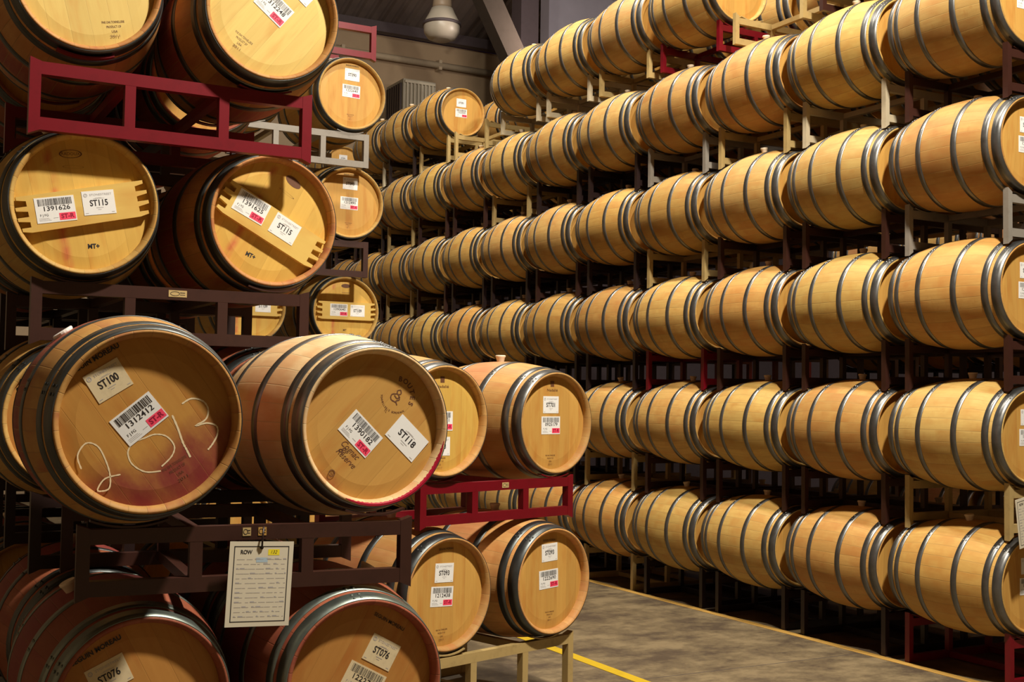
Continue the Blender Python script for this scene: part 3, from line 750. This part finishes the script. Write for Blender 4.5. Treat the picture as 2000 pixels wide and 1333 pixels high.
t76l = head_barrel(0.863, 4.055, 0.648, 'red-stained barrel low in the left corner under the brown rack, ST076 card tilted up', 0.0, A_(27), body=OAK_RED, head=HEAD_DEEP, hoop=HOOP_GREEN)
put_on_head(t76l, 'id_card', card_mesh('ST076', old=True, w=0.129), -0.103, 0.099, A_(25), A_(27))
put_on_head(t76l, 'barcode_label', barcode_mesh('1222701', old=True), -0.02, -0.015, A_(27), A_(27))
brand(t76l, lambda bm: put_text(bm, 'SEGUIN MOREAU', -0.145, 0.182, 0.022, 1, 0, A_(27), bold=0.03, width=0.17), A_(27))
t76r = head_barrel(1.591, 3.943, 0.673, 'red-stained barrel below the paper row sheet, ST076 card tilted down', 0.0, A_(-30), body=OAK_RED, head=HEAD_DEEP, hoop=HOOP_GREEN)
put_on_head(t76r, 'id_card', card_mesh('ST076', old=True, w=0.117), 0.072, 0.091, A_(-29), A_(-30))
put_on_head(t76r, 'barcode_label', barcode_mesh('1222703', old=True), 0.004, -0.005, A_(-29), A_(-30))
brand(t76r, lambda bm: put_text(bm, 'SEGUIN MOREAU', 0.100, 0.195, 0.018, 1, 0, A_(-30), bold=0.01, width=0.13), A_(-30))
rf1 = rack_for('dark brown steel rack with the paper row sheet hanging from it', BROWN, (t100, t118), (t76l, t76r), dx=0.028, yaw=0.085, RY=0.385, dy=0.075)
rack_for('dark steel floor rack under the two ST076 barrels, at the bottom left', DARK, (t76l, t76r))
# stickers on the rack
def sticker(parent, x, z, w, h, m, ink=True, y=-0.4522):
    bm = bmesh.new(); box(bm, -w/2, w/2, -0.0005, 0.0005, -h/2, h/2, 0)
    if ink:
        oval_pts = [(0.25*w*math.cos(2*PI*i/12), 0.3*h*math.sin(2*PI*i/12)) for i in range(13)]
        stroke(bm, [(px_-w*0.15, pz_) for px_, pz_ in oval_pts], 0.0025, 1, -0.0010)
        quad(bm, w*0.12, w*0.4, -h*0.2, -h*0.12, 1, -0.001); quad(bm, w*0.12, w*0.4, h*0.1, h*0.2, 1, -0.001)
    return obj('sticker', bm, [m, INK], parent, (x, y, z))
PLATE = flat('tan_plate', (0.50, 0.36, 0.15)); ORANGE = flat('orange_plate', (0.50, 0.28, 0.06))
sticker(rf1, -0.023, -0.022, 0.028, 0.028, PLATE, y=-0.4072); sticker(rf1, 0.030, -0.022, 0.028, 0.028, ORANGE, y=-0.4072)

# paper row sheets
def row_sheet(loc, rot, label, num, dot, w=0.222, h=0.285):
    t = thing('row_sheet', label, 'paper sheet', loc, rot)
    bm = bmesh.new(); box(bm, -w/2, w/2, -0.0008, 0.0008, -h, 0, 0)
    e = 0.0155
    for (a, b_, c, d) in ((-w/2+e, w/2-e, -e-0.003, -e), (-w/2+e, w/2-e, -h+e, -h+e+0.003), (-w/2+e, -w/2+e+0.003, -h+e, -e), (w/2-e-0.003, w/2-e, -h+e, -e)):
        quad(bm, a, b_, c, d, 1, -0.0012)
    put_text(bm, 'ROW', -w*0.24, -0.036, 0.019, 1, -0.0013, bold=0.03, width=0.040)
    quad(bm, w*0.10, w*0.28, -0.046, -0.026, 3 if dot == 'y' else 4, -0.0012)
    put_text(bm, num, w*0.19, -0.036, 0.016, 1, -0.0014, skew=0.3)
    r_ = random.Random(num)
    quad(bm, -w*0.08, w*0.10, -0.070, -0.054, 5, -0.00115) if dot == 'y' else None
    for i in range(13):
        z = -0.060 - i*0.0160; x = -w*0.38
        while x < w*0.38:
            ln = r_.uniform(0.008, 0.03); quad(bm, x, min(x+ln, w*0.4), z-0.0006, z+0.0006, 2, -0.0013)
            if r_.random() < 0.45: quad(bm, x, min(x+ln*0.6, w*0.4), z+0.0010, z+0.0036, 2, -0.0013)
            x += ln + r_.uniform(0.0, 0.012)
    obj('sheet', bm, [flat('sheet_paper', (0.66, 0.60, 0.46)), INK, INK_G, YEL, GRN, BLUE], t)
    bm = bmesh.new(); tube(bm, [(-0.002, -0.001, -0.020), (-0.002, -0.006, -0.020)], 0.006, 12); obj('eyelet', bm, DARK, t)
    bm = bmesh.new(); tube(bm, [(-0.002, -0.006, -0.020), (-0.004, -0.012, 0.01), (0.0, -0.004, 0.05)], 0.0035, 8); obj('hanging_hook', bm, DARK, t)
    return t
row_sheet((1.2375, 4.025, 1.165), (0, R(2.5), 0), 'white row sheet with black border and yellow 132 sticker hanging on the lower left rack', '132', 'y')
row_sheet((5.98, 4.74, 1.135), (0, R(-9), R(6)), 'white row sheet hanging at the right edge of the photo over the long barrel wall', '131', 'g', 0.215, 0.285)

# --- tall stack behind the front one
def mt(bm, u, v, a): put_text(bm, 'MT+', u, v, 0.026, 1, 0, a, bold=0.04, width=0.045)
def plank(t, roll, ang, u, v, bc, cc, code, card, bw=0.512):
    b = put_on_head(t, 'cross_board', board_bm(bw), u, v, ang, roll, y=-HL+0.012, mats=[PINE])
    ca, sa = math.cos(-ang), math.sin(-ang)
    for nm, bm, (pu, pv, pa) in (('barcode_label', barcode_mesh(code), bc), ('id_card', card_mesh(card, header=True), cc)):
        du, dv = pu-u, pv-v
        obj(nm, bm, LMATS, b, (du*ca - dv*sa, -0.0008, du*sa + dv*ca), (0, -(pa-ang), 0))
    return b
g3l = head_barrel(0.785, 5.012, 2.414, 'bright barrel with a nearly level board across its head and card ST115', 0.0, A_(13), head=HEAD_YEL, hoop=HOOP_DARK, body=OAK)
plank(g3l, A_(13), A_(13.5), -0.003, -0.012, (-0.110, -0.033, A_(11)), (0.053, 0.009, A_(10)), '1391626', 'ST115')
brand(g3l, lambda bm: (oval(bm, -0.057, 0.198, A_(6), 0.044, 0.017, 0, False, 0.005), put_text(bm, 'RADOUX', -0.057, 0.198, 0.017, 0, 0, A_(6)), oval(bm, -0.045, 0.147, A_(4), 0.040, 0.006, 0, False, 0.002), mt(bm, 0.043, -0.166, A_(6))), A_(13))
g3r = head_barrel(1.578, 5.065, 2.415, 'bright barrel with a steeply slanting board across its head and card ST115', -0.05, A_(-27), head=HEAD_YEL, hoop=HOOP_DARK, body=OAK_WINE)
plank(g3r, A_(-27), A_(-28), -0.008, -0.018, (-0.103, 0.053, A_(-26)), (0.05, -0.029, A_(-28)), '1391625', 'ST115')
brand(g3r, lambda bm: (oval(bm, 0.095, 0.185, A_(-35), 0.040, 0.019, 0, True), oval(bm, 0.066, 0.132, A_(-32), 0.040, 0.005, 0, False, 0.003), mt(bm, -0.092, -0.154, A_(-22))), A_(-27))
gtl = head_barrel(0.761, 4.936, 3.295, 'bright plain-headed barrel cut off by the top left corner of the photo', 0.0, A_(14), head=HEAD_PLAIN, hoop=HOOP_DARK, body=OAK_WINE)
brand(gtl, lambda bm: stamp(bm, 0.108, -0.176, A_(12), 1.05), A_(14))
put_on_head(gtl, 'barcode_label', barcode_mesh('1312250'), -0.02, 0.12, A_(14), A_(14))
gtr = head_barrel(1.491, 4.87, 3.264, 'bright barrel at the top of the photo with barcode 1312248 tilted steeply', 0.0, A_(-38), head=HEAD_PLAIN, hoop=HOOP_DARK, body=OAK_WINE)
put_on_head(gtr, 'barcode_label', barcode_mesh('1312248'), 0.012, 0.036, A_(-39), A_(-38))
put_on_head(gtr, 'id_card', card_mesh('ST104'), 0.135, 0.135, A_(-40), A_(-38))
brand(gtr, lambda bm: stamp(bm, -0.128, -0.139, A_(-32), 1.0), A_(-38))
rack_for('bright red steel rack between the top left barrels and the ST115 barrels', RED, (gtl, gtr), (g3l, g3r), dy=0.028)
G = {}
for hx, hz, r in ((0.79, 1.56, 0.2), (1.60, 1.56, -0.3), (0.88, 0.66, 0.1), (1.64, 0.66, 0.0)):
    G[(hx, hz)] = head_barrel(hx, 5.04, hz, 'barrel glimpsed behind the %s of the front stack' % ({(0.79, 1.56): 'left edge of the 2013 barrel', (1.60, 1.56): 'upper left of the ST118 barrel', (0.88, 0.66): 'lower left ST076 barrel', (1.64, 0.66): 'lower right ST076 barrel'}[(hx, hz)]), 0.0, r, hoop=HOOP_DARK, body=OAK if (hz > 1 and hx < 1) else OAK_RED, head=HEAD_DEEP, res='lo')  # dark red staves and deep heads paint in the gaps' shade
g4 = [head_barrel(hx, 5.0, 4.17, 'unseen barrel added atop the tall left stack to block overhead light', 0.0, r, hoop=HOOP_DARK, body=OAK_WINE, res='lo', group='unseen light-blocking barrels atop the tall left stack') for hx, r in ((0.76, 0.4), (1.52, -0.2))]  # out-of-view layer, added to block light from overhead
rack_for('unseen dark rack added under the light-blocking barrels atop the tall left stack', DARK, g4, (gtl, gtr))
rg2 = rack_for('brown steel rack carrying the two ST115 barrels', BROWN, (g3l, g3r), (G[(0.79, 1.56)], G[(1.60, 1.56)]))
sticker(rg2, 0.0, -0.024, 0.075, 0.028, PLATE)
rack_for('dark rack hidden behind the front left stack, middle one', DARK, (G[(0.79, 1.56)], G[(1.60, 1.56)]), (G[(0.88, 0.66)], G[(1.64, 0.66)]))
rack_for('dark floor rack hidden behind the front left stack', DARK, (G[(0.88, 0.66)], G[(1.64, 0.66)]))
for j, y in enumerate((6.22, 7.22)):  # stacks added to darken the gaps; their top layer blocks overhead light
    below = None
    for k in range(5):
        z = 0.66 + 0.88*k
        pair = [head_barrel(hx, y, z, 'dark barrel added deep behind the tall left stack to keep its gaps dark', 0.0, rng.uniform(-.2, .2), body=OAK_RED if (j+k) % 2 else OAK_WINE, hoop=HOOP_DARK, res='lo', group='added gap-darkening barrels behind the tall left stack') for hx in (0.79, 1.56)]
        rack_for('dark rack added deep behind the tall left stack with its gap-darkening barrels', DARK, pair, below, group='added racks behind the tall left stack')
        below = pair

# --- low stack by the aisle, turned a little
sy = -0.27
logo = lambda u, v: (lambda bm: (quad(bm, u-0.014, u+0.014, v-0.012, v+0.020, 0, 0), put_text(bm, 'Nadalié', u, v-0.032, 0.021, 0, 0, 0, bold=0.01, width=0.085), stamp(bm, u-0.01, v-0.425, 0, 0.9)))
t701 = head_barrel(3.489, 5.86, 1.526, 'pinkish barrel with cream bung and labels 0925179 and ST701, upper right of the low stack', sy, 0.0, body=OAK_PINK, head=HEAD, hoop=HOOP)
put_on_head(t701, 'id_card', card_mesh('ST701'), -0.016, 0.101, 0, 0); put_on_head(t701, 'barcode_label', barcode_mesh('0925179'), -0.015, -0.015, 0, 0)
brand(t701, logo(-0.005, 0.215))
t571 = head_barrel(2.671, 5.494+0.10, 1.540, 'yellow-headed barrel half hidden behind the ST118 barrel, card ST093', sy, 0.0, body=OAK_PINK, head=HEAD_YEL, hoop=HOOP)
put_on_head(t571, 'id_card', card_mesh('ST093'), -0.004, -0.131, 0, 0); put_on_head(t571, 'barcode_label', barcode_mesh('0926571'), -0.001, -0.001, 0, 0)
brand(t571, logo(0.001, 0.208))
t93r = head_barrel(3.380, 5.682, 0.672, 'pinkish barrel on the tan floor rack, right one, labels ST093 and 1222690', sy-0.02, 0.0, body=OAK_PINK, head=HEAD, hoop=HOOP_DARK)
put_on_head(t93r, 'id_card', card_mesh('ST093'), -0.004, 0.152, A_(2), 0); put_on_head(t93r, 'barcode_label', barcode_mesh('1222690'), -0.009, 0.008, A_(2), 0)
brand(t93r, lambda bm: (put_text(bm, 'SEGUIN MOREAU', -0.006, 0.218, 0.016, 1, 0, 0, width=0.10), stamp(bm, 0.002, -0.193, 0, 0.8)))
t93l = head_barrel(2.678, 5.532, 0.667, 'barrel on the tan floor rack, left one, labels ST093 and 1212438', sy-0.02, 0.0, body=OAK_PINK, head=HEAD, hoop=HOOP_DARK)
put_on_head(t93l, 'id_card', card_mesh('ST093'), -0.008, 0.106, A_(-3), 0); put_on_head(t93l, 'barcode_label', barcode_mesh('1212438'), -0.022, -0.012, A_(-4), 0)
brand(t93l, lambda bm: (put_text(bm, 'SEGUIN MOREAU', 0.005, 0.225, 0.016, 1, 0, 0, width=0.10), stamp(bm, -0.02, -0.204, 0, 0.9)))
def ctr(a, b): return ((a.location.x+b.location.x)/2, (a.location.y+b.location.y)/2)
rs = rack_for('red steel rack between the two layers of the low aisle stack', RED, (t571, t701), (t93l, t93r), yaw=sy-0.01)
sticker(rs, 0.03, -0.024, 0.05, 0.028, PLATE)
rack_for('tan steel rack on the floor under the ST093 barrels by the yellow line', TAN, (t93l, t93r), yaw=sy-0.02)

# --- far stack beyond, five high with an empty rack on top
BX = [2.62, 3.42]
data = [(0.66, 9.30, None), (1.50, 9.30, None), (2.35, 9.353, 'plank'), (3.206, 9.08, 'lab'), (4.044, 8.907, 'lab')]
names = {(1, 4): 'round-headed barrel of the far stack under the empty red rack, card ST090 above barcode', (1, 3): 'barrel of the far stack under the grey rack, card ST093 above barcode', (1, 2): 'far stack barrel with a level board across its head, seen right of the slanting-board barrel',
         (0, 4): 'far stack barrel showing its underside behind the top barrel with barcode 1312248', (0, 3): 'far stack barrel hidden behind the slanting-board barrel', (0, 2): 'far stack barrel with board and card seen through the brown rack',
         (1, 1): 'far stack barrel hidden behind the ST118 barrel, right one, second layer', (0, 1): 'far stack barrel hidden behind the ST118 barrel, left one, second layer', (1, 0): 'lowest far stack barrel hidden behind the low aisle stack, right one', (0, 0): 'lowest far stack barrel hidden behind the low aisle stack, left one'}
fx = {2: 3.537, 3: 3.447, 4: 3.38}
prev_pair = None
for k, (z, hy, kind) in enumerate(data):
    pair = []
    for s in (0, 1):
        x = fx.get(k, 3.45) - (0.80 if s == 0 else 0)
        t = head_barrel(x, hy, z, names[(s, k)], -0.03 if k == 4 else 0.0, 0.0, head=HEAD_YEL if kind == 'plank' else HEAD, body=OAK, hoop=HOOP_DARK, res='lo'); pair.append(t)
        if kind == 'lab':
            put_on_head(t, 'id_card', card_mesh('ST090' if k == 4 else 'ST093'), 0.01, 0.16, A_(-1), 0); put_on_head(t, 'barcode_label', barcode_mesh('1222640' if k == 4 else '1212490'), 0.004, 0.0 if k == 3 else 0.027, A_(-1), 0)
            brand(t, lambda bm: (put_text(bm, 'SEGUIN MOREAU', 0.01, 0.232, 0.016, 1, 0, 0, width=0.11), stamp(bm, 0.0, -0.18, 0, 0.7)))
        elif kind == 'plank':
            plank(t, 0.0, 0.0, 0.006, 0.005, (-0.063, 0.010, 0), (0.100, 0.010, 0), '1390640', 'ST109')
            brand(t, lambda bm: (oval(bm, 0.004, 0.213, 0, 0.040, 0.017, 0, True), quad(bm, -0.03, 0.04, 0.155, 0.158, 0, 0), put_text(bm, 'MT', 0.002, -0.153, 0.022, 0, 0, 0, bold=0.03)))
    m_ = {0: DARK, 1: DARK, 2: DARK, 3: BROWN, 4: GREY}[k]
    rack_for({0: 'dark floor rack under the far stack, hidden low down', 1: 'dark rack of the far stack, second from the floor', 2: 'dark rack of the far stack, below its board-crossed barrels', 3: 'brown rack of the far stack above its board-crossed barrels', 4: 'grey steel rack of the far stack between its two labelled layers'}[k], m_, pair, prev_pair, yaw=0.0, foot=(0, 0)); prev_pair = pair
rack_for('empty red steel rack on top of the far stack, against the back wall', RED, None, pair, h=0.26, dx=0.045)
